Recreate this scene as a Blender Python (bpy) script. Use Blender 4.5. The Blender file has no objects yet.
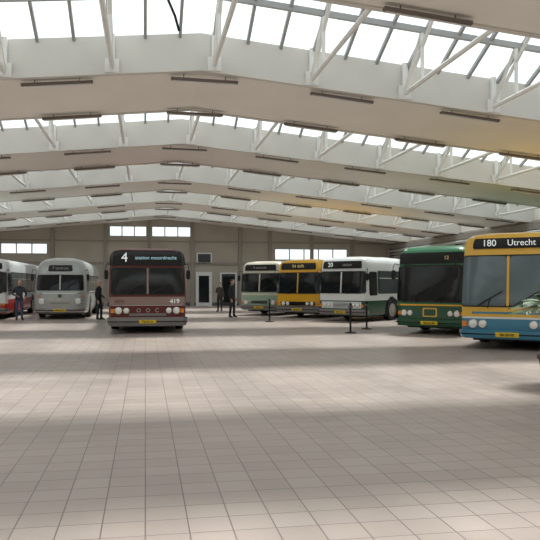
import bpy, math, random
from mathutils import Vector, Matrix
random.seed(4)
scene = bpy.context.scene
scene.view_settings.view_transform = 'Standard'

# ------------------------------------------------------------ materials
MATS = {}
def mat(name, col, rough=0.5, metal=0.0, var=0.0, vscale=4.0, coat=0.0, emis=0.0, spec=.5):
    m = bpy.data.materials.new(name); m.use_nodes = True
    nt = m.node_tree; b = nt.nodes['Principled BSDF']
    b.inputs['Roughness'].default_value = rough
    b.inputs['Specular IOR Level'].default_value = spec
    b.inputs['Metallic'].default_value = metal
    b.inputs['Coat Weight'].default_value = coat
    c = (col[0], col[1], col[2], 1)
    b.inputs['Base Color'].default_value = c
    if emis:
        b.inputs['Emission Color'].default_value = c
        b.inputs['Emission Strength'].default_value = emis
    if var > 0:
        tc = nt.nodes.new('ShaderNodeTexCoord')
        n = nt.nodes.new('ShaderNodeTexNoise'); n.inputs['Scale'].default_value = vscale
        n.inputs['Detail'].default_value = 5
        r = nt.nodes.new('ShaderNodeValToRGB')
        r.color_ramp.elements[0].position = .3; r.color_ramp.elements[1].position = .7
        r.color_ramp.elements[0].color = (col[0]*(1-var), col[1]*(1-var), col[2]*(1-var), 1)
        r.color_ramp.elements[1].color = (min(1, col[0]*(1+var)), min(1, col[1]*(1+var)), min(1, col[2]*(1+var)), 1)
        nt.links.new(tc.outputs['Object'], n.inputs['Vector'])
        nt.links.new(n.outputs['Fac'], r.inputs['Fac'])
        nt.links.new(r.outputs['Color'], b.inputs['Base Color'])
    MATS[name] = m
    return m

mat('roof_beige', (.80, .78, .72), .7, var=.04, vscale=.5)
mat('beam_white', (.62, .605, .56), .55, var=.04, vscale=1)
mat('steel_white', (.76, .76, .73), .45)
mat('fixture_brown', (.15, .125, .11), .5)
mat('tube_white', (.7, .7, .68), .4)
mat('wall_beige', (.42, .385, .33), .8, var=.1, vscale=.6)
mat('wall_column', (.30, .275, .24), .8, var=.06)
mat('frame_grey', (.50, .50, .48), .5)
mat('mullion_grey', (.34, .35, .35), .5)
mat('door_dark', (.035, .045, .06), .3)
mat('sign_white', (.75, .76, .76), .5)
mat('rubber', (.018, .018, .018), .7)
mat('glass_dark', (.012, .015, .017), .06, spec=.35)
mat('glass_mid', (.05, .068, .073), .08)
mat('glass_light', (.11, .15, .17), .08, coat=.3)  # windscreen's light blue reflection painted into the base colour
mat('black', (.010, .010, .011), .4, spec=.3)
mat('chrome', (.6, .6, .6), .2, metal=1)
mat('lamp', (.85, .85, .8), .15, coat=.6)
mat('amber', (.8, .28, .03), .3)
mat('plate_yellow', (.85, .6, .03), .4)
mat('grey_dk', (.10, .10, .10), .5)
mat('grey_mid', (.22, .215, .21), .4)
mat('grey_brown', (.27, .19, .165), .35, coat=.1)
mat('silver', (.46, .46, .43), .3, metal=.3, var=.05)
mat('silver_lt', (.42, .44, .43), .32, metal=.15, var=.05)
mat('maroon', (.12, .018, .018), .35, spec=.35)
mat('cream', (.66, .63, .52), .4, coat=.2)
mat('white_paint', (.72, .75, .74), .35, coat=.3)
mat('pale_green', (.30, .42, .32), .4, coat=.2)
mat('yellow', (.80, .42, .02), .35, coat=.3)
mat('yellow_ochre', (.76, .45, .06), .35, coat=.3)
mat('green_dk', (.012, .075, .04), .35, coat=.3)
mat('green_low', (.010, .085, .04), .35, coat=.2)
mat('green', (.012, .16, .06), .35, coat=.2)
mat('blue', (.05, .22, .34), .35, coat=.3)
mat('red', (.50, .02, .02), .35, coat=.3)
mat('text_white', (.8, .85, .85), .5, emis=.35)
mat('text_cyan', (.45, .75, .85), .5, emis=.3)
mat('text_yellow', (.8, .62, .2), .5, emis=.1)
mat('skin', (.55, .33, .25), .5)
mat('hair', (.06, .04, .025), .7)
mat('hair_grey', (.3, .29, .27), .7)
mat('shoe', (.02, .018, .016), .5)
mat('jeans', (.05, .075, .14), .8)
mat('trouser_dk', (.025, .025, .03), .8)
mat('jacket_navy', (.02, .026, .042), .7)
mat('jacket_black', (.02, .02, .022), .7)
mat('jacket_brown', (.05, .035, .03), .7)
mat('eye', (.02, .02, .02), .2)
mat('lip', (.4, .15, .13), .5)
mat('leaf', (.045, .12, .025), .5, var=.35, vscale=8)
mat('bark', (.14, .09, .05), .9, var=.2, vscale=20)
mat('pot', (.08, .035, .02), .6, var=.1)
mat('soil', (.03, .02, .015), .95)

def glass_clear(name, tint):
    m = bpy.data.materials.new(name); m.use_nodes = True
    nt = m.node_tree; nt.nodes.clear()
    o = nt.nodes.new('ShaderNodeOutputMaterial'); t = nt.nodes.new('ShaderNodeBsdfTransparent')
    g = nt.nodes.new('ShaderNodeBsdfGlossy'); x = nt.nodes.new('ShaderNodeMixShader')
    t.inputs['Color'].default_value = (*tint, 1); g.inputs['Roughness'].default_value = .05
    x.inputs['Fac'].default_value = .06
    nt.links.new(t.outputs[0], x.inputs[1]); nt.links.new(g.outputs[0], x.inputs[2])
    nt.links.new(x.outputs[0], o.inputs['Surface'])
    MATS[name] = m
glass_clear('pane', (.93, .97, .97))

def floor_mat():
    m = bpy.data.materials.new('floor_tiles'); m.use_nodes = True
    nt = m.node_tree; b = nt.nodes['Principled BSDF']
    tc = nt.nodes.new('ShaderNodeTexCoord')
    br = nt.nodes.new('ShaderNodeTexBrick'); br.offset = 0.0; br.squash = 1.0
    br.inputs['Scale'].default_value = 1.0
    br.inputs['Brick Width'].default_value = .3; br.inputs['Row Height'].default_value = .3
    br.inputs['Mortar Size'].default_value = .006; br.inputs['Mortar Smooth'].default_value = .3
    br.inputs['Color1'].default_value = (.42, .35, .315, 1)
    br.inputs['Color2'].default_value = (.48, .41, .37, 1)
    br.inputs['Mortar'].default_value = (.19, .155, .14, 1)
    n = nt.nodes.new('ShaderNodeTexNoise'); n.inputs['Scale'].default_value = .35; n.inputs['Detail'].default_value = 6
    r = nt.nodes.new('ShaderNodeValToRGB')
    r.color_ramp.elements[0].position = .3; r.color_ramp.elements[0].color = (.82, .82, .82, 1)
    r.color_ramp.elements[1].position = .7; r.color_ramp.elements[1].color = (1.05, 1.04, 1.03, 1)
    mx = nt.nodes.new('ShaderNodeMix'); mx.data_type = 'RGBA'; mx.blend_type = 'MULTIPLY'
    mx.inputs['Factor'].default_value = 1
    L = nt.links
    L.new(tc.outputs['Object'], br.inputs['Vector']); L.new(tc.outputs['Object'], n.inputs['Vector'])
    L.new(n.outputs['Fac'], r.inputs['Fac'])
    L.new(br.outputs['Color'], mx.inputs['A']); L.new(r.outputs['Color'], mx.inputs['B'])
    L.new(mx.outputs['Result'], b.inputs['Base Color'])
    n2 = nt.nodes.new('ShaderNodeTexNoise'); n2.inputs['Scale'].default_value = 2.5; n2.inputs['Detail'].default_value = 4
    mr = nt.nodes.new('ShaderNodeMapRange'); mr.inputs['To Min'].default_value = .24; mr.inputs['To Max'].default_value = .40
    L.new(tc.outputs['Object'], n2.inputs['Vector']); L.new(n2.outputs['Fac'], mr.inputs['Value'])
    L.new(mr.outputs['Result'], b.inputs['Roughness'])
    bp = nt.nodes.new('ShaderNodeBump'); bp.inputs['Strength'].default_value = .2; bp.inputs['Distance'].default_value = .003
    bp.invert = True
    L.new(br.outputs['Fac'], bp.inputs['Height']); L.new(bp.outputs['Normal'], b.inputs['Normal'])
    MATS['floor_tiles'] = m
floor_mat()

# ------------------------------------------------------------ mesh builder
class MB:
    def __init__(s): s.v = []; s.f = []; s.m = []; s.ml = []
    def mi(s, name):
        if name not in s.ml: s.ml.append(name)
        return s.ml.index(name)
    def add(s, vs, fs, m):
        o = len(s.v); s.v += [tuple(v) for v in vs]
        i = s.mi(m)
        for f in fs: s.f.append([o+k for k in f]); s.m.append(i)
    def hexa(s, p, m):
        s.add(p, [(0, 3, 2, 1), (4, 5, 6, 7), (0, 1, 5, 4), (1, 2, 6, 5), (2, 3, 7, 6), (3, 0, 4, 7)], m)
    def box(s, x0, x1, y0, y1, z0, z1, m):
        s.hexa([(x0, y0, z0), (x1, y0, z0), (x1, y1, z0), (x0, y1, z0), (x0, y0, z1), (x1, y0, z1), (x1, y1, z1), (x0, y1, z1)], m)
    def tube(s, pts, rad, m, n=8):
        pts = [Vector(p) for p in pts]
        if not isinstance(rad, (list, tuple)): rad = [rad]*len(pts)
        vs = []
        for i, p in enumerate(pts):
            d = (pts[min(i+1, len(pts)-1)]-pts[max(i-1, 0)]).normalized()
            a = d.cross(Vector((0, 0, 1)))
            if a.length < .05: a = d.cross(Vector((1, 0, 0)))
            a.normalize(); b = d.cross(a)
            for k in range(n):
                t = 2*math.pi*k/n
                vs.append(p+a*math.cos(t)*rad[i]+b*math.sin(t)*rad[i])
        fs = []
        for i in range(len(pts)-1):
            for k in range(n):
                fs.append((i*n+k, i*n+(k+1) % n, (i+1)*n+(k+1) % n, (i+1)*n+k))
        fs.append(tuple(range(n))[::-1]); fs.append(tuple((len(pts)-1)*n+k for k in range(n)))
        s.add(vs, fs, m)
    def lathe(s, c, axis, prof, m, n=24):
        ax = {'X': (Vector((0, 1, 0)), Vector((0, 0, 1)), Vector((1, 0, 0))),
              'Y': (Vector((1, 0, 0)), Vector((0, 0, 1)), Vector((0, 1, 0))),
              'Z': (Vector((1, 0, 0)), Vector((0, 1, 0)), Vector((0, 0, 1)))}[axis]
        c = Vector(c); vs = []; fs = []
        for r, h in prof:
            for k in range(n):
                t = 2*math.pi*k/n
                vs.append(c+ax[0]*r*math.cos(t)+ax[1]*r*math.sin(t)+ax[2]*h)
        for i in range(len(prof)-1):
            for k in range(n):
                fs.append((i*n+k, i*n+(k+1) % n, (i+1)*n+(k+1) % n, (i+1)*n+k))
        fs.append(tuple(range(n))); fs.append(tuple((len(prof)-1)*n+k for k in range(n)))
        s.add(vs, fs, m)
    def ell(s, c, r, m, nu=12, nv=8, fn=None):
        vs = []; fs = []
        for j in range(nv+1):
            p = math.pi*j/nv
            for i in range(nu):
                t = 2*math.pi*i/nu
                v = Vector((math.sin(p)*math.cos(t), math.sin(p)*math.sin(t), math.cos(p)))
                if fn: v = fn(v)
                vs.append((c[0]+r[0]*v.x, c[1]+r[1]*v.y, c[2]+r[2]*v.z))
        for j in range(nv):
            for i in range(nu):
                fs.append((j*nu+i, j*nu+(i+1) % nu, (j+1)*nu+(i+1) % nu, (j+1)*nu+i))
        s.add(vs, fs, m)
    def obj(s, name, parent=None, smooth=True, angle=35):
        me = bpy.data.meshes.new(name); me.from_pydata(s.v, [], s.f)
        for n in s.ml: me.materials.append(MATS[n])
        me.polygons.foreach_set('material_index', s.m)
        me.validate(clean_customdata=False)
        import bmesh
        bm = bmesh.new(); bm.from_mesh(me)
        bmesh.ops.remove_doubles(bm, verts=bm.verts, dist=1e-5)
        bmesh.ops.recalc_face_normals(bm, faces=bm.faces); bm.to_mesh(me); bm.free()
        if smooth:
            me.polygons.foreach_set('use_smooth', [True]*len(me.polygons))
            me.set_sharp_from_angle(angle=math.radians(angle))
        o = bpy.data.objects.new(name, me); scene.collection.objects.link(o)
        if parent: o.parent = parent
        return o

def empty(name, loc=(0, 0, 0), rz=0):
    e = bpy.data.objects.new(name, None); scene.collection.objects.link(e)
    e.location = loc; e.rotation_euler = (0, 0, rz); e.empty_display_size = .3
    return e

def text(s, size, m, loc, parent, name='lettering', rz=0, sx=1.0):
    cu = bpy.data.curves.new(name, 'FONT'); cu.body = s; cu.size = size
    cu.align_x = 'CENTER'; cu.align_y = 'CENTER'; cu.extrude = .004
    cu.materials.append(MATS[m])
    t = bpy.data.objects.new(name+'_tmp', cu); scene.collection.objects.link(t)
    bpy.context.view_layer.update()
    dg = bpy.context.evaluated_depsgraph_get()
    me = bpy.data.meshes.new_from_object(t.evaluated_get(dg))
    bpy.data.objects.remove(t)
    o = bpy.data.objects.new(name, me); scene.collection.objects.link(o)
    if not me.materials: me.materials.append(MATS[m])
    o.parent = parent; o.location = loc; o.rotation_euler = (math.pi/2, 0, rz); o.scale = (sx, 1, 1)
    return o

# ------------------------------------------------------------ hall shell
RX, XL, XR, YB, YF = 1.3, -16.0, 20.0, -6.0, 55.0
def zr(x): return 6.75-.095*abs(x-RX)

fl = MB(); fl.box(XL-.3, XR+.3, YB-.3, YF+.3, -.2, 0, 'floor_tiles'); fl.obj('floor', smooth=False)

def wall_x(name, y0, y1, x0, x1, zt, holes, m='wall_beige'):
    mb = MB()
    xs = sorted({x0, x1, *[h[0] for h in holes], *[h[1] for h in holes]})
    zs = sorted({0, zt, *[h[2] for h in holes], *[h[3] for h in holes]})
    for i in range(len(xs)-1):
        for j in range(len(zs)-1):
            cx = (xs[i]+xs[i+1])/2; cz = (zs[j]+zs[j+1])/2
            if any(h[0] < cx < h[1] and h[2] < cz < h[3] for h in holes): continue
            mb.box(xs[i], xs[i+1], y0, y1, zs[j], zs[j+1], m)
    return mb
far_holes = [(-14, -7.3, 3.95, 4.8), (-2.7, .1, 5.35, 6.2), (.5, 3.5, 5.35, 6.2), (10.2, 16.2, 3.6, 4.55)]
wf = wall_x('wall_far', YF, YF+.3, XL-.3, XR+.3, 7.0, far_holes)
wf.obj('wall_far', smooth=False)
wn = [0]
def window(axis, a0, a1, z0, z1, c, nd):
    mb = MB(); wn[0] += 1
    def bx(u0, u1, zz0, zz1, m, t=.06):
        if axis == 'X': mb.box(u0, u1, c-t, c+t, zz0, zz1, m)
        else: mb.box(c-t, c+t, u0, u1, zz0, zz1, m)
    bx(a0, a1, z0, z0+.07, 'mullion_grey'); bx(a0, a1, z1-.07, z1, 'mullion_grey')
    for i in range(nd+1):
        u = a0+(a1-a0)*i/nd
        bx(max(a0, u-.04), min(a1, u+.04), z0+.07, z1-.07, 'mullion_grey', .05)
    bx(a0+.01, a1-.01, z0+.01, z1-.01, 'pane', .006)
    mb.obj('window_%d' % wn[0], smooth=False)
for h in far_holes: window('X', h[0], h[1], h[2], h[3], YF+.12, max(2, round((h[1]-h[0])/1.1)))

def wall_y(name, x0, x1, y0, y1, zt, holes):
    mb = MB()
    ys = sorted({y0, y1, *[h[0] for h in holes], *[h[1] for h in holes]})
    zs = sorted({0, zt, *[h[2] for h in holes], *[h[3] for h in holes]})
    for i in range(len(ys)-1):
        for j in range(len(zs)-1):
            cy = (ys[i]+ys[i+1])/2; cz = (zs[j]+zs[j+1])/2
            if any(h[0] < cy < h[1] and h[2] < cz < h[3] for h in holes): continue
            mb.box(x0, x1, ys[i], ys[i+1], zs[j], zs[j+1], 'wall_beige')
    mb.obj(name, smooth=False)
rh = [(y, y+6.5, 3.1, 4.1) for y in (3, 11, 19, 27, 35, 43)]
wall_y('wall_right', XR, XR+.3, YB, YF, zr(XR)+.05, rh)
for h in rh: window('Y', h[0], h[1], h[2], h[3], XR+.12, 6)
wall_y('wall_left', XL-.3, XL, YB, YF, zr(XL)+.05, [])
MBb = MB(); MBb.box(XL-.3, XR+.3, YB-.3, YB, 0, 7.0, 'wall_beige'); MBb.obj('wall_back', smooth=False)

tr = MB()
for x in (-14.5, -10.8, -6.9, -3.0, .3, 3.6, 7.4, 9.8, 13.2, 16.6):
    tr.box(x-.14, x+.14, YF-.16, YF, 0, zr(x)-.02, 'wall_column')
tr.box(XL, XR, YF-.10, YF, 3.2, 3.38, 'wall_column')
tr.box(XL, XR, YF-.08, YF, 4.95, 5.07, 'wall_column')
tr.obj('trim_1', smooth=False)
tr = MB()
for y in range(2, 55, 4): tr.box(XR-.2, XR, y-.15, y+.15, 0, zr(XR)-.02, 'wall_column')
tr.box(XR-.25, XR, YB, YF, zr(XR)-.45, zr(XR)-.1, 'wall_column')
tr.obj('trim_2', smooth=False)
pp = MB()
for k, (zz, rr) in enumerate([(4.35, .09), (4.1, .05), (3.85, .05)]):
    pp.tube([(XR-.45, YB+.1, zz), (XR-.45, YF-.3, zz)], rr, 'frame_grey')
for y in range(2, 55, 4): pp.box(XR-.52, XR-.2, y-.03, y+.03, 3.75, 4.5, 'grey_dk')
pp.obj('wall_pipes')
bs = MB(); bs.box(XL, XR, YF-.03, YF-.002, 0, .25, 'grey_dk'); bs.obj('baseboard_far', smooth=False)

def door(n, x0, x1, z1, m):
    mb = MB()
    mb.box(x0-.1, x0, YF-.14, YF-.005, 0, z1+.1, 'sign_white'); mb.box(x1, x1+.1, YF-.14, YF-.005, 0, z1+.1, 'sign_white')
    mb.box(x0, x1, YF-.14, YF-.005, z1, z1+.1, 'sign_white')
    mb.box(x0, x1, YF-.08, YF-.01, 0, z1, m)
    mb.box(x0+.12, x1-.12, YF-.10, YF-.07, .25, z1-.2, 'glass_dark')
    mb.box(x1-.14, x1-.06, YF-.14, YF-.08, 1.0, 1.04, 'chrome')
    mb.obj('door_%d' % n, smooth=False)
door(1, 4.0, 5.05, 2.55, 'sign_white'); door(2, 5.9, 7.0, 2.5, 'door_dark')
sg = MB(); sg.box(3.95, 5.15, YF-.1, YF-.01, 3.3, 4.15, 'sign_white')
sg.box(4.05, 5.05, YF-.12, YF-.1, 3.4, 4.05, 'door_dark'); sg.obj('wall_sign', smooth=False)
cab = MB(); cab.box(1.9, 2.9, YF-.45, YF-.02, 0, 2.0, 'grey_mid'); cab.box(1.95, 2.38, YF-.47, YF-.45, .08, 1.95, 'frame_grey'); cab.box(2.42, 2.85, YF-.47, YF-.45, .08, 1.95, 'frame_grey')
cab.obj('metal_cabinet', smooth=False)

# ceiling modules
ce = MB()
HALVES = [(XL-.3, RX), (RX, XR+.3)]
def slab(mb, y0, y1, a0, b0, a1, b1, m):
    for xa, xb in HALVES:
        za, zb = zr(xa), zr(xb)
        mb.hexa([(xa, y0, za+a0), (xb, y0, zb+a0), (xb, y1, zb+a1), (xa, y1, za+a1),
                 (xa, y0, za+b0), (xb, y0, zb+b0), (xb, y1, zb+b1), (xa, y1, za+b1)], m)
PER, SOF, OPN = 8.7, 3.9, 4.8
edges = [16.5+PER*i for i in range(-2, 5)]
for Yn in edges:
    ye = min(Yn+SOF, YF+.3)
    slab(ce, Yn, ye, 0, .15, 0, .15, 'roof_beige')
    slab(ce, Yn-.02, Yn+.12, -.03, .85, -.03, .85, 'beam_white')
    slab(ce, Yn-.10, Yn-.02, -.05, .06, -.05, .06, 'beam_white')
    if Yn+SOF < YF: slab(ce, ye-.12, ye+.02, -.03, .85, -.03, .85, 'beam_white')
slab(ce, YB-.3, edges[0]-OPN+.02, 0, .15, 0, .15, 'roof_beige')
for Yn in edges:
    y0 = Yn-OPN; ym = Yn-OPN/2
    for x in (XL-.2, XR+.2):
        z = zr(x)
        ce.add([(x, y0, z), (x, Yn, z), (x, Yn, z+.85), (x, ym, z+1.9), (x, y0, z+.85)], [(0, 1, 2, 3, 4)], 'roof_beige')
ce.obj('ceiling', smooth=False)

for Yn in edges:
    g = MB(); y0 = Yn-OPN; ym = Yn-OPN/2
    for xa, xb in HALVES:
        for (ya, oa, yb, ob) in ((Yn, .85, ym, 1.9), (ym, 1.9, y0, .85)):
            g.add([(xa, ya, zr(xa)+oa), (xb, ya, zr(xb)+oa), (xb, yb, zr(xb)+ob), (xa, yb, zr(xa)+ob)], [(0, 1, 2, 3)], 'pane')
    x = XL
    while x < XR:
        for (ya, oa, yb, ob) in ((Yn, .85, ym, 1.9), (ym, 1.9, y0, .85)):
            z = zr(x)
            g.hexa([(x-.035, ya, z+oa-.11), (x+.035, ya, z+oa-.11), (x+.035, yb, z+ob-.11), (x-.035, yb, z+ob-.11),
                    (x-.035, ya, z+oa-.01), (x+.035, ya, z+oa-.01), (x+.035, yb, z+ob-.01), (x-.035, yb, z+ob-.01)], 'mullion_grey')
        x += .8
    for yy, oo in ((ym, 1.9), (Yn-1.2, 1.375), (y0+1.2, 1.375)):
        slab(g, yy-.05, yy+.05, oo-.15, oo-.02, oo-.15, oo-.02, 'mullion_grey')
    g.obj('skylight', smooth=False)
    t = MB(); x = XL+1.15
    while x < XR-.5:
        z = zr(x)
        A = Vector((x, y0-.0, z+.12)); B = Vector((x, Yn-.06, z+.12)); C = Vector((x, ym, z+1.75))
        t.tube([A, B], .055, 'steel_white', 6)
        t.tube([B, C], .05, 'steel_white', 6); t.tube([A, C], .05, 'steel_white', 6)
        t.tube([B+Vector((0, -.02, -.1)), B+Vector((0, -.02, .75))], .075, 'steel_white', 6)
        t.tube([Vector((x, Yn-1.2, z+.12)), Vector((x, Yn-1.2, z+1.3))], .045, 'steel_white', 6)
        t.tube([Vector((x, Yn-1.2, z+1.3)), B+Vector((0, 0, 0))], .045, 'steel_white', 6)
        t.box(x-.16, x+.16, Yn-.13, Yn-.03, z-.02, z+.30, 'steel_white')
        x += 2.35
    t.obj('roof_truss')
    for yy in (Yn+.28, Yn+SOF-.3):
        if yy > YF-.5: continue
        f = MB(); x = RX+.1-.8-3.4*4
        while x < XR-1.5:
            xa, xb = x, x+1.6
            if xa < XL+.3: x += 3.4; continue
            za, zb = zr(xa)-.10, zr(xb)-.10
            f.hexa([(xa, yy-.05, za-.035), (xb, yy-.05, zb-.035), (xb, yy+.05, zb-.035), (xa, yy+.05, za-.035),
                    (xa, yy-.075, za+.02), (xb, yy-.075, zb+.02), (xb, yy+.075, zb+.02), (xa, yy+.075, za+.02)], 'fixture_brown')
            f.tube([(xa+.04, yy, za-.05), (xb-.04, yy, zb-.05)], .019, 'tube_white', 8)
            for xx in (xa+.3, xb-.3): f.tube([(xx, yy, zr(xx)-.12), (xx, yy, zr(xx)-.002)], .012, 'grey_dk', 6)
            x += 3.4
        f.obj('fluorescent_light_row')
cb = MB(); cb.tube([(.45, 14.1, 8.1), (.38, 14.25, 7.9), (.45, 14.6, 7.6), (.62, 15.0, 7.4), (.72, 15.3, 7.2)], .03, 'black', 8); cb.obj('hanging_cable')

# ------------------------------------------------------------ buses
def make_bus(name, cx, cy, yaw, S):
    L = S.get('L', 11.0); W = S.get('W', 2.5); H = S.get('H', 2.95)
    n = S.get('n', 4.5); D = S.get('D', .28); hw = W/2
    root = empty(name, (cx, cy, 0), -math.radians(yaw))
    prof = S.get('prof') or [(.28, .05, .04), (.40, 0, 0), (1.2, 0, 0), (2.3, .03, .09), (H-.32, .05, .12), (H-.17, .10, .17), (H-.07, .22, .30), (H, .55, .7)]
    def pr(z):
        z = max(prof[0][0], min(prof[-1][0], z))
        for a, b in zip(prof, prof[1:]):
            if z <= b[0]:
                t = (z-a[0])/(b[0]-a[0]); return hw-(a[1]+(b[1]-a[1])*t), a[2]+(b[2]-a[2])*t
    def fpt(th, z, e=0):
        w, f = pr(z); s = math.sin(th); c = math.cos(th)
        x = (w+e)*math.copysign(abs(s)**(2/n), s)
        return (x, f-e+(D+e)*(1-abs(c)**(2/n)), z)
    def thx(x, z):
        w, _ = pr(z); q = max(-1, min(1, x/w)); return math.copysign(math.asin(abs(q)**(n/2)), q)
    def fy(x, z, e=0): return fpt(thx(x, z), z, e)[1]
    bands = S['bands']
    zs = sorted({p[0] for p in prof} | {b[0] for b in bands if prof[0][0] < b[0] < H})
    body = MB(); N = 28; rings = []
    us = []
    for k in range(N+1):
        q = -1+2*k/N; us.append(math.copysign(math.asin(abs(q)**(n/2*.8) if abs(q) < 1 else 1), q))
    for z in zs:
        w, f = pr(z); b = f*.6
        ring = [(-w+.15, L-b, z), (-w, L-b-.15, z), (-w, L*.5, z)]+[fpt(th, z) for th in us]+[(w, L*.5, z), (w, L-b-.15, z), (w-.15, L-b, z)]
        rings.append(ring)
    m = len(rings[0])
    for j in range(len(zs)-1):
        zm = (zs[j]+zs[j+1])/2
        bm_ = next((b[1] for b in bands if zm < b[0]), bands[-1][1])
        body.add(rings[j]+rings[j+1], [(i, (i+1) % m, m+(i+1) % m, m+i) for i in range(m)], bm_)
    body.add(rings[-1], [tuple(range(m))], bands[-1][1]); body.add(rings[0], [tuple(range(m))], 'black')
    body.box(-hw+.25, hw-.25, .5, L-.4, .2, .3, 'black')
    body.obj('body', root, angle=40)
    parts = {}
    def P(k): return parts.setdefault(k, MB())
    def fp(part, x0, x1, z0, z1, m, e=.02, nx=10, nz=None, rc=None):
        hgt = z1-z0
        if rc is None: rc = .09 if hgt > .5 else (.04 if hgt > .2 else 0)
        zm = (z0+z1)/2; wm = pr(zm)[0]
        if rc:
            zl = [0, rc*.12, rc*.4, rc]+[hgt*k/4 for k in (1, 2, 3) if rc < hgt*k/4 < hgt-rc]+[hgt-rc, hgt-rc*.4, hgt-rc*.12, hgt]
        else: zl = [0, hgt*.5, hgt]
        g = []
        for dz in zl:
            ins = 0
            if rc:
                d_ = min(dz, hgt-dz)
                if d_ < rc: ins = rc-math.sqrt(max(0, rc*rc-(rc-d_)**2))
            a = (x0+ins)/wm; b = (x1-ins)/wm
            for i in range(nx+1):
                q = max(-1, min(1, a+(b-a)*i/nx)); g.append((math.copysign(math.asin(abs(q)**(n/2)), q), z0+dz))
        nzz = len(zl)-1
        vs = [fpt(a, b, e) for a, b in g]; k = len(vs); fs = []
        W_ = nx+1
        for j in range(nzz):
            for i in range(nx): a = j*W_+i; fs.append((a, a+1, a+1+W_, a+W_))
        rim = [i for i in range(nx+1)]+[j*W_+nx for j in range(1, nzz+1)]+[nzz*W_+i for i in range(nx-1, -1, -1)]+[j*W_ for j in range(nzz-1, 0, -1)]
        for r in rim: vs.append(fpt(g[r][0], g[r][1], -.01))
        R = len(rim)
        for i in range(R): fs.append((rim[i], rim[(i+1) % R], k+(i+1) % R, k+i))
        P(part).add(vs, fs, m)
    def sp(part, side, y0, y1, z0, z1, m, e=.015):
        wa = pr(z0)[0]; wb = pr(z1)[0]; rc = min(.08, (z1-z0)*.2, (y1-y0)*.2)
        if z1-z0 < .2: rc = 0
        pts = []
        for (cy_, cz_, t0) in ((y0+rc, z0+rc, 180), (y1-rc, z0+rc, 270), (y1-rc, z1-rc, 0), (y0+rc, z1-rc, 90)):
            for q in ((0, 30, 60, 90) if rc else (0,)):
                t = math.radians(t0+q); pts.append((cy_+rc*math.cos(t), cz_+rc*math.sin(t)))
        k = len(pts); vs = []
        for ee in (e, -.02):
            for (y, z) in pts:
                w = wa+(wb-wa)*(z-z0)/(z1-z0); vs.append((side*(w+ee), y, z))
        P(part).add(vs, [tuple(range(k))]+[(i, (i+1) % k, k+(i+1) % k, k+i) for i in range(k)], m)
    def disc(part, x, z, r, m, e=.03, ring=None):
        y = fy(x, z)
        if ring: P(part).lathe((x, y, z), 'Y', [(r*1.25, .03), (r*1.25, -e), (r*1.1, -e-.012), (r, -e)], ring, 20)
        P(part).lathe((x, y, z), 'Y', [(r, .03), (r, -e-.004), (r*.7, -e-.02), (r*.2, -e-.028)], m, 20)
    wz0, wz1 = S['wind']; ww = S.get('windw', hw*.95)
    G = S.get('glass', 'glass_dark')
    if S.get('surround'): fp('windscreen_seal', -hw*.995, hw*.995, wz0-.06, wz1+.06, S['surround'], .008, rc=.03)
    fp('windscreen_seal', -ww-.03, ww+.03, wz0-.035, wz1+.035, 'rubber', .014)
    if S.get('panes', 2) == 2:
        fp('windscreen', -ww, -.035, wz0, wz1, G, .024); fp('windscreen', .035, ww, wz0, wz1, G, .024)
        fp('windscreen_pillar', -.03, .03, wz0, wz1, S.get('pillar', 'rubber'), .034, nx=2, rc=0)
    else: fp('windscreen', -ww, ww, wz0, wz1, G, .024, nx=20)
    sx, sz0, sz1 = S['sign']
    fp('destination_box', -sx, sx, sz0, sz1, S.get('signm', 'black'), S.get('signe', .03), nx=12)
    e0 = S.get('signe', .03)+.012
    for (s, x, size, mm, scx) in S.get('signtext', []):
        zz = (sz0+sz1)/2
        text(s, size, mm, (x, fy(0, zz, e0)-.01, zz), root, 'destination_text', sx=scx)
    for (s, x, z, size, mm) in S.get('labels', []):
        text(s, size, mm, (x, fy(x, z, .012)-.012, z), root, 'front_lettering')
    bz0, bz1, bm2 = S.get('bumper', (.32, .55, 'grey_mid'))
    fp('bumper', -hw*1.0, hw*1.0, bz0, bz1, bm2, .07, nx=20)
    fp('bumper', -hw*.97, hw*.97, (bz0+bz1)/2-.015, (bz0+bz1)/2+.015, 'black', .078, nx=20)
    zc = (bz0+bz1)/2
    fp('number_plate', -.27, .27, zc-.06, zc+.06, 'plate_yellow', .095, nx=2, rc=0)
    text(S.get('plate', 'BB-58-10'), .095, 'black', (0, fy(0, zc, .1)-.004, zc), root, 'plate_text')
    for (x0, x1, z0, z1, mm, e) in S.get('fronts', []): fp('front_panels', x0, x1, z0, z1, mm, e, nx=14)
    for k in range(S.get('grille', (0,))[0]):
        _, gx, g0, g1 = S['grille']; z = g0+(g1-g0)*k/max(1, S['grille'][0]-1)
        fp('grille', -gx, gx, z-.012, z+.012, S.get('grillem', 'black'), .02)
    for (x, z, r) in S.get('heads', [(.86, .72, .1)]):
        for s in (-1, 1): disc('headlights', s*x, z, r, 'lamp', .03, 'chrome')
    for (x, z, a, b) in S.get('inds', [(1.08, .72, .05, .06)]):
        for s in (-1, 1):
            xa, xb = sorted((s*(x-a), s*(x+a))); fp('indicators', xa, xb, z-b, z+b, 'amber', .03, nx=4)
    for x, s in ((-.75, 1), (.15, 1)):
        p = [(x+s*t*.62, fy(x+s*t*.62, wz0+t*.38, .05)-.01, wz0+.0+t*.38) for t in (0, .5, 1)]
        P('wipers').tube([(x+.25, fy(x+.25, wz0-.05, .02)-.02, wz0-.06), p[1]], .012, 'black', 6); P('wipers').tube(p, .014, 'black', 6)
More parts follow.
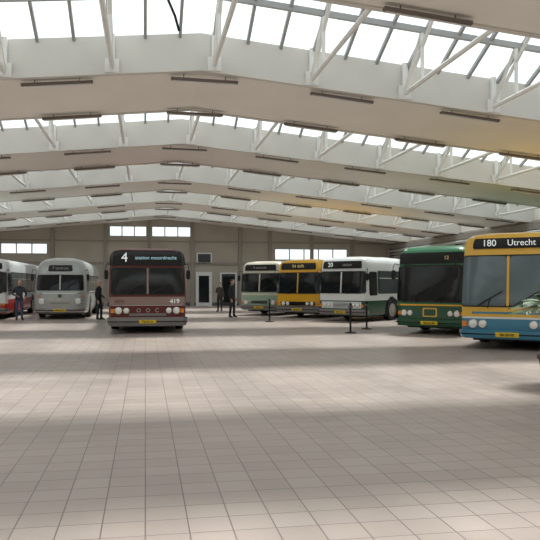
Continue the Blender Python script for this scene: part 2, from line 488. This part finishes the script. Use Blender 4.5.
    for s in (-1, 1):
        w, f = pr(2.3)
        y = f+.15
        P('mirrors').tube([(s*(w-.03), y+.05, 2.36), (s*(w+.10), y-.12, 2.40), (s*(w+.13), y-.18, 2.28), (s*(w+.13), y-.18, 1.82)], .014, 'black', 6)
        P('mirrors').ell((s*(w+.12), y-.17, 2.02), (.075, .035, .16), 'black', 12, 8,
                         fn=lambda v: Vector([math.copysign(abs(c)**.5, c) for c in v]))
        P('mirrors').box(s*(w+.12)-.06, s*(w+.12)+.06, y-.138, y-.128, 1.9, 2.14, 'chrome')
    fy0 = D+pr(1.8)[1]+.1
    nwin = S.get('nwin', 6); a0 = fy0; a1 = L-.6
    swz0, swz1 = S.get('side', (1.3, 2.25))
    for s in (-1, 1):
        st = a0+(1.25 if s < 0 else .85)
        sp('window_seal', s, a0+.75 if s > 0 else st-.06, a1+.06, swz0-.05, swz1+.05, 'rubber', .006)
        step = (a1-st)/nwin
        if s > 0: sp('side_windows', s, a0-.02, a0+.68, swz0-.12, swz1, G, .018)
        for i in range(nwin):
            sp('side_windows', s, st+i*step+.05, st+(i+1)*step-.05, swz0, swz1, 'glass_mid', .016)
            sp('window_bars', s, st+i*step+.05, st+(i+1)*step-.05, swz1-.30, swz1-.27, S.get('bar', 'silver'), .022)
        for (z0, z1, mm) in S.get('stripes', []): sp('stripes', s, fy0-.06, L-.3, z0, z1, mm, .012)
        sp('skirt_trim', s, fy0, L-.3, .34, .38, 'grey_dk', .015)
    sp('door', -1, a0-.02, a0+1.1, .42, 2.38, 'rubber', .012)
    for k in (0, 1):
        sp('door', -1, a0+.04+k*.53, a0+.5+k*.53, .55, 1.15, S['bands'][0][1], .022); sp('door', -1, a0+.04+k*.53, a0+.5+k*.53, 1.22, 2.3, G, .022)
    if L > 9:
        sp('door', -1, 5.2, 6.4, .42, 2.38, 'rubber', .02)
        for k in (0, 1): sp('door', -1, 5.26+k*.56, 5.76+k*.56, .55, 2.3, G, .026)
    for y in (S.get('wy', 2.5), L-3.2):
        for s in (-1, 1):
            pts = [(s*(hw+.012), y+.62*math.cos(t), .5+.62*math.sin(t)) for t in [math.pi*k/14 for k in range(15)]]
            pts = [(s*(hw+.012), y+.62, .3)]+pts+[(s*(hw+.012), y-.62, .3)]
            pin = [(s*(hw-.05), p[1], p[2]) for p in pts]; k = len(pts)
            P('wheel_arches').add(pts+pin, [tuple(range(k))]+[(i, (i+1) % k, k+(i+1) % k, k+i) for i in range(k)], 'black')
            xo = hw+.03
            prf = [(.30, -.28), (.46, -.28), (.48, -.24), (.48, -.05), (.455, 0), (.32, 0)]
            P('wheels').lathe((s*xo, y, .48), 'X', [(r, s*h) for r, h in prf], 'rubber', 28)
            prf = [(.31, -.03), (.31, .004), (.27, .006), (.22, .005), (.12, .012), (.10, .04), (.03, .045)]
            P('wheels').lathe((s*xo, y, .48), 'X', [(r, s*h) for r, h in prf], 'silver', 24)
            for q in range(8):
                t = q*math.pi/4
                P('wheels').lathe((s*(xo+.01), y+.18*math.cos(t), .48+.18*math.sin(t)), 'X', [(.018, 0), (.018, s*.02)], 'grey_dk', 6)
    P('roof_hatches').box(-.4, .4, 3.0, 3.8, H-.01, H+.05, bands[-1][1]); P('roof_hatches').box(-.4, .4, 7.0, 7.8, H-.01, H+.05, bands[-1][1])
    for s in (-1, 1):
        fp('marker_lights', s*.95-.04, s*.95+.04, H-.15, H-.11, 'lamp', .02, nx=1)
    P('rear_window').box(-.95, .95, L-.16, L+.005, 1.45, 2.2, 'glass_mid')
    for s in (-1, 1): P('rear_lamps').box(s*.95-.08, s*.95+.08, L-.05, L+.02, .7, 1.1, 'red')
    for k, mb in parts.items(): mb.obj(k, root)
    return root

def corner(X, Y, yaw, W=2.5):
    a = math.radians(yaw); return X-W/2*math.cos(a), Y+W/2*math.sin(a)

# maroon, line 4
make_bus('city_bus', .08, 24.4, 0, dict(
    W=2.6, n=6, D=.22, bands=[(.56, 'grey_dk'), (.96, 'maroon'), (1.26, 'grey_brown'), (2.33, 'maroon'), (2.86, 'black'), (3, 'maroon')],
    wind=(1.36, 2.24), windw=1.2, panes=2, pillar='grey_brown', surround='maroon',
    sign=(1.27, 2.36, 2.84), signtext=[('4', -.78, .46, 'text_white', 1), ('station moordrecht', .28, .17, 'text_cyan', 1.05)],
    labels=[('HTM', -.95, 1.10, .15, 'maroon'), ('419', .92, 1.10, .22, 'text_white'), ('O   O   C', 0, .79, .19, 'silver')],
    fronts=[(-1.28, 1.28, .955, .975, 'silver', .012)],
    heads=[(.98, .78, .10), (.72, .78, .085)], inds=[(1.16, .78, .05, .07)], bumper=(.26, .56, 'grey_mid'), plate='TB-07-32',
    grille=(4, .62, .62, .68), grillem='grey_mid', stripes=[(.95, 1.0, 'silver')], glass='glass_dark'))
# vintage silver
make_bus('vintage_bus', -4.05, 34.9, 0, dict(
    L=10.2, H=3.0, n=2.9, D=.5, bands=[(.5, 'grey_mid'), (1.3, 'silver_lt'), (2.3, 'silver_lt'), (3, 'silver_lt')],
    prof=[(.28, .08, .10), (.45, .02, .02), (.8, 0, 0), (1.25, .01, .05), (2.25, .06, .26), (2.5, .10, .36), (2.75, .22, .55), (2.92, .45, .85), (3.0, .8, 1.3)],
    wind=(1.42, 2.12), windw=1.05, panes=2, pillar='silver', sign=(.55, 2.32, 2.62), signtext=[('7 centrum', 0, .18, 'silver', 1)],
    fronts=[(-.95, .95, 1.22, 1.26, 'chrome', .02), (-.5, .5, .62, 1.1, 'silver', .02), (-.08, .08, 1.05, 1.2, 'green_dk', .035)],
    grille=(6, .45, .68, 1.05), grillem='grey_dk', heads=[(.85, .85, .13)], inds=[(1.02, 1.12, .04, .05)], bumper=(.34, .52, 'chrome'), plate='BB-41-07',
    nwin=7, side=(1.4, 2.1), stripes=[(1.22, 1.27, 'chrome')]))
# red/white at far left
make_bus('city_bus', -7.8, 35.3, 0, dict(
    bands=[(.75, 'red'), (1.25, 'white_paint'), (2.3, 'white_paint'), (3, 'white_paint')],
    wind=(1.3, 2.25), panes=1, surround='red', sign=(1.0, 2.42, 2.72), signtext=[('12 markt', 0, .2, 'text_yellow', 1)],
    stripes=[(.75, .95, 'red')], labels=[]))
# pale green/cream
x, y = corner(7.03, 36.6, 40)
make_bus('city_bus', x, y, 40, dict(L=10.5,
    bands=[(.75, 'pale_green'), (1.2, 'cream'), (2.3, 'pale_green'), (3, 'cream')], n=4,
    wind=(1.3, 2.25), panes=2, pillar='cream', sign=(.95, 2.42, 2.75), signtext=[('4 centrum', 0, .2, 'silver', 1)],
    fronts=[(-1.1, 1.1, .8, 1.1, 'pale_green', .012)], grille=(4, .5, .66, .78), heads=[(.85, .7, .11)], stripes=[(1.1, 1.2, 'pale_green')]))
# yellow
x, y = corner(8.43, 33.34, 40)
make_bus('city_bus', x, y, 40, dict(L=10.5,
    bands=[(.6, 'grey_dk'), (1.2, 'yellow'), (2.3, 'yellow'), (3, 'yellow')],
    wind=(1.25, 2.25), panes=2, pillar='yellow', sign=(.95, 2.42, 2.75), signtext=[('54 delft', 0, .22, 'text_yellow', 1)],
    fronts=[(-.95, .95, .62, .82, 'black', .015)], heads=[(.8, .72, .09), (.55, .72, .08)], bumper=(.3, .56, 'grey_mid')))
# white/dark green line 20
x, y = corner(9.57, 29.78, 48)
make_bus('city_bus', x, y, 48, dict(L=10.8,
    bands=[(.95, 'green_dk'), (1.25, 'white_paint'), (2.3, 'white_paint'), (3, 'white_paint')],
    wind=(1.3, 2.25), panes=2, pillar='white_paint', sign=(1.0, 2.4, 2.74), signtext=[('20', -.6, .28, 'text_white', 1), ('station', .3, .18, 'silver', 1)],
    fronts=[(-1.05, 1.05, .6, .9, 'white_paint', .012)], heads=[(.88, .75, .09), (.65, .75, .08)], grille=(4, .4, .66, .84), stripes=[(.95, 1.12, 'white_paint')], bar='white_paint', bumper=(.3, .56, 'grey_mid')))
# green
x, y = corner(10.27, 21.25, 44)
make_bus('city_bus', x, y, 44, dict(L=10.8, H=3.0,
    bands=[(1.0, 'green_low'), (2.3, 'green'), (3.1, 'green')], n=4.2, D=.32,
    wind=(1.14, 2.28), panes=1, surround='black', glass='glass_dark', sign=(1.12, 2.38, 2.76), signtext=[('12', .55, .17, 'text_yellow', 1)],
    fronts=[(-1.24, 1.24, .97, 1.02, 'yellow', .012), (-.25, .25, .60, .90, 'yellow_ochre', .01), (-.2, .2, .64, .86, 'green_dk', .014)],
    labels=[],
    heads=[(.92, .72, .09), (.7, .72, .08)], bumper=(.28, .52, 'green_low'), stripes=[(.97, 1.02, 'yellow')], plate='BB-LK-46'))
# yellow/blue 180 Utrecht
x, y = corner(10.08, 15.75, 40)
make_bus('city_bus', x, y, 40, dict(L=10.8, H=3.06, n=4.2, D=.32,
    bands=[(.80, 'blue'), (.85, 'white_paint'), (1.1, 'yellow_ochre'), (2.3, 'yellow_ochre'), (3.1, 'yellow_ochre')],
    wind=(1.14, 2.42), windw=1.15, panes=2, pillar='yellow_ochre', glass='glass_light', sign=(.88, 2.62, 2.89), signtext=[('180', -.48, .24, 'text_white', 1), ('Utrecht', .32, .22, 'text_white', 1)],
    fronts=[(-.9, .9, .93, .98, 'blue', .01)], heads=[(.88, .66, .10), (.63, .66, .09)], inds=[(1.1, .66, .05, .07)],
    bumper=(.30, .50, 'blue'), stripes=[(.90, .98, 'blue')], plate='88-58-SB'))

# ------------------------------------------------------------ people
def person(name, X, Y, yaw, jacket, trousers, hair, J, h=1.0):
    root = empty(name, (X, Y, 0), math.radians(yaw))
    V = dict(pelvis=((0, 0, .97), .135, .105), waist=((0, 0, 1.10), .13, .10), chest=((0, -.01, 1.32), .165, .115), nb=((0, .01, 1.46), .075, .065), neck=((0, -.005, 1.54), .052, .052),
             head0=((0, -.015, 1.60), .05, .05))
    for s, k in ((1, 'l'), (-1, 'r')):
        V['sh'+k] = ((s*.175, .0, 1.41), .062, .062)
        V['hip'+k] = ((s*.09, 0, .90), .092, .092)
        V['el'+k] = (J.get('el'+k, (s*.245, .03, 1.12)), .047, .047)
        V['wr'+k] = (J.get('wr'+k, (s*.255, -.06, .87)), .030, .034)
        V['kn'+k] = (J.get('kn'+k, (s*.105, -.02, .50)), .066, .066)
        V['an'+k] = (J.get('an'+k, (s*.11, .02, .10)), .046, .046)
        a = V['an'+k][0]
        V['hl'+k] = ((a[0], a[1]+.035, .045), .042, .04)
        V['to'+k] = ((a[0]+s*.03, a[1]-.17, .035), .042, .032)
    E = [('pelvis', 'waist', jacket), ('waist', 'chest', jacket), ('chest', 'nb', jacket), ('nb', 'neck', 'skin'), ('neck', 'head0', 'skin')]
    for k in 'lr':
        E += [('chest', 'sh'+k, jacket), ('sh'+k, 'el'+k, jacket), ('el'+k, 'wr'+k, jacket), ('pelvis', 'hip'+k, trousers),
              ('hip'+k, 'kn'+k, trousers), ('kn'+k, 'an'+k, trousers), ('an'+k, 'to'+k, 'shoe'), ('an'+k, 'hl'+k, 'shoe')]
    names = list(V); me = bpy.data.meshes.new('sk')
    me.from_pydata([V[n_][0] for n_ in names], [(names.index(a), names.index(b)) for a, b, _ in E], [])
    o = bpy.data.objects.new('sk', me); scene.collection.objects.link(o)
    o.modifiers.new('s', 'SKIN'); sd = o.modifiers.new('u', 'SUBSURF'); sd.levels = 2; sd.render_levels = 2
    for i, n_ in enumerate(names):
        d = me.skin_vertices[0].data[i]; d.radius = V[n_][1:]; d.use_root = (i == 0)
    bpy.context.view_layer.update()
    ev = bpy.data.meshes.new_from_object(o.evaluated_get(bpy.context.evaluated_depsgraph_get()))
    bpy.data.objects.remove(o)
    mb = MB()
    segs = [(Vector(V[a][0]), Vector(V[b][0]), m) for a, b, m in E]
    vs = [v.co.copy() for v in ev.vertices]; off = len(mb.v); mb.v += [tuple(v) for v in vs]
    for p in ev.polygons:
        c = p.center; best = None
        for a, b, m in segs:
            t = max(0, min(1, (c-a).dot(b-a)/(b-a).length_squared)); dd = (c-(a+(b-a)*t)).length
            if m == trousers and c.z > .88: dd += .2
            if m == jacket and abs(c.x) < .19 and c.z < .86: dd += .2
            if best is None or dd < best[0]: best = (dd, m)
        mb.f.append([off+i for i in p.vertices]); mb.m.append(mb.mi(best[1]))
    def hf(v):
        k = 1-.22*max(0, -v.z)**1.5
        return Vector((v.x*k, v.y*(1-.1*max(0, -v.z)), v.z))
    hz = 1.665; hy = -.025
    mb.ell((0, hy, hz), (.077, .098, .118), 'skin', 20, 14, hf)
    mb.ell((0, hy+.018, hz+.022), (.084, .096, .108), hair, 20, 12, lambda v: Vector((v.x, max(v.y, -.55-.3*v.z) if v.z < .45 else v.y, max(v.z, -.45))))
    mb.tube([(0, hy-.088, hz+.012), (0, hy-.108, hz-.018), (0, hy-.094, hz-.026)], [.008, .015, .010], 'skin', 8)
    for s in (-1, 1):
        mb.ell((s*.03, hy-.086, hz+.006), (.013, .009, .008), 'sign_white', 10, 6); mb.ell((s*.03, hy-.093, hz+.006), (.006, .004, .006), 'eye', 8, 6)
        mb.ell((s*.03, hy-.088, hz+.026), (.017, .007, .004), hair, 8, 5)
        mb.ell((s*.080, hy+.008, hz-.004), (.010, .019, .030), 'skin', 10, 8)
    mb.ell((0, hy-.083, hz-.055), (.024, .009, .007), 'lip', 10, 6)
    for s, k in ((1, 'l'), (-1, 'r')):
        w = Vector(V['wr'+k][0]); d = (w-Vector(V['el'+k][0])).normalized()
        side = Vector((0, -1, 0)); side = (side-d*side.dot(d)).normalized(); nrm = d.cross(side)*s
        pc = [w-d*.01, w+d*.04, w+d*.09]
        for q, rr in ((-.024, .015), (-.008, .016), (.008, .016), (.024, .015)):
            mb.tube([pc[0]+side*q*.7, pc[1]+side*q, pc[2]+side*q], [.014, rr, .012], 'skin', 8)
        for q, ln in ((-.028, .062), (-.009, .076), (.010, .082), (.029, .072)):
            b = pc[2]+side*q
            mb.tube([b-d*.01, b+d*ln*.45, b+d*ln*.75-nrm*.012, b+d*ln-nrm*.028], [.010, .009, .008, .006], 'skin', 8)
        b = w+d*.03+side*.028
        mb.tube([b-side*.01, b+side*.026+d*.022, b+side*.03+d*.055-nrm*.01], [.012, .010, .007], 'skin', 8)
    mb.lathe((0, .005, 1.47), 'Z', [(.082, -.02), (.078, .02), (.062, .035), (.058, .01)], jacket, 16)
    b = mb.obj('body', root, angle=60)
    root.scale = (h, h, h)
    return root
person('person', -5.75, 34.0, 20, 'jacket_navy', 'jeans', 'hair', dict(ell=(.30, .05, 1.15), wrl=(.20, -.14, 1.02), elr=(-.29, .05, 1.15), wrr=(-.14, -.20, 1.08)), 1.07)
person('person', -2.15, 33.7, 70, 'jacket_black', 'trouser_dk', 'hair_grey', dict(wrl=(.24, -.18, .98), knl=(.105, -.08, .5), anl=(.11, -.06, .10)), 1.07)
person('person', 4.45, 42.4, -30, 'jacket_brown', 'trouser_dk', 'hair', dict(wrr=(-.16, -.2, 1.1)), 1.02)
person('person', 4.27, 34.8, 60, 'jacket_black', 'trouser_dk', 'hair', dict(ell=(.27, .1, 1.13), wrl=(.24, -.05, .9), knl=(.10, -.06, .51), anl=(.11, -.05, .10), knr=(-.1, .02, .5), anr=(-.11, .07, .10)), 1.09)

# ------------------------------------------------------------ barrier posts
def stanchion(X, Y):
    mb = MB()
    mb.lathe((0, 0, 0), 'Z', [(.20, 0), (.20, .03), (.07, .055), (.035, .07), (.035, .92), (.05, .93), (.05, 1.02), (.02, 1.05)], 'black', 20)
    mb.box(-.06, .06, -.06, .06, .86, .96, 'grey_dk')
    o = mb.obj('barrier_post'); o.location = (X, Y, 0)
for p in [(7.0, 23.4), (8.2, 25.3), (5.5, 31.0)]: stanchion(*p)

# ------------------------------------------------------------ palm
pm = empty('potted_palm', (6.86, 10.8, 0))
mb = MB()
mb.lathe((0, 0, 0), 'Z', [(.20, 0), (.22, .02), (.30, .42), (.33, .44), (.33, .50), (.29, .50), (.28, .44)], 'pot', 28); mb.obj('pot', pm)
mb = MB(); mb.lathe((0, 0, 0), 'Z', [(.275, .40), (.275, .45)], 'soil', 24); mb.obj('soil', pm)
mb = MB()
for k in range(4):
    a = k*1.6; mb.tube([(.04*math.cos(a), .04*math.sin(a), .42), (.06*math.cos(a), .06*math.sin(a), .85), (.08*math.cos(a), .08*math.sin(a), 1.2+.04*k)], [.035, .03, .02], 'bark', 8)
mb.obj('stems', pm)
mb = MB()
for k in range(34):
    a = k*2.399; el = .35+1.1*((k*7) % 34)/34; ln = .58+.2*random.random()
    b = Vector((.07*math.cos(a), .07*math.sin(a), 1.15+.2*random.random())); pts = []
    for i in range(13):
        t = i/12; pts.append(b+Vector((math.cos(a)*ln*t*math.cos(el)*(1+.2*t), math.sin(a)*ln*t*math.cos(el)*(1+.2*t), ln*(math.sin(el)*t-.5*t*t))))
    mb.tube(pts, [.009-.0006*i for i in range(13)], 'leaf', 6)
    for i in range(2, 13):
        d = (pts[i]-pts[i-1]).normalized(); sd = d.cross(Vector((0, 0, 1))).normalized(); l2 = .20*math.sin(math.pi*(i+.8)/15)+.04
        for s in (-1, 1):
            for off in (0, .5):
                p0 = pts[i]-d*off*.05; tip = p0+sd*s*l2*.85+d*l2*.6-Vector((0, 0, l2*.35)); md = (p0+tip)/2+Vector((0, 0, .01))
                mb.add([p0, md+d*.011, tip, md-d*.011], [(0, 1, 2, 3)], 'leaf')
mb.obj('fronds', pm, smooth=False)

# ------------------------------------------------------------ light
w = bpy.data.worlds.new('world'); scene.world = w; w.use_nodes = True
nt = w.node_tree; bg = nt.nodes['Background']
bg.inputs['Color'].default_value = (.94, .975, 1.0, 1); bg.inputs['Strength'].default_value = 1.5
sun = bpy.data.lights.new('sun', 'SUN'); sun.energy = 6.0; sun.angle = math.radians(9); sun.color = (1, .97, .93)
so = bpy.data.objects.new('sun', sun); scene.collection.objects.link(so)
dirv = Vector((-.35, -.37, -1.0)); so.rotation_euler = dirv.to_track_quat('-Z', 'Y').to_euler()

cam = bpy.data.cameras.new('camera'); co = bpy.data.objects.new('camera', cam); scene.collection.objects.link(co)
co.location = (0, 0, 1.7); co.rotation_euler = (math.pi/2, 0, -math.radians(10.1))
cam.lens = 46.67; cam.sensor_width = 36; cam.shift_y = 14/540; cam.clip_end = 300
scene.camera = co
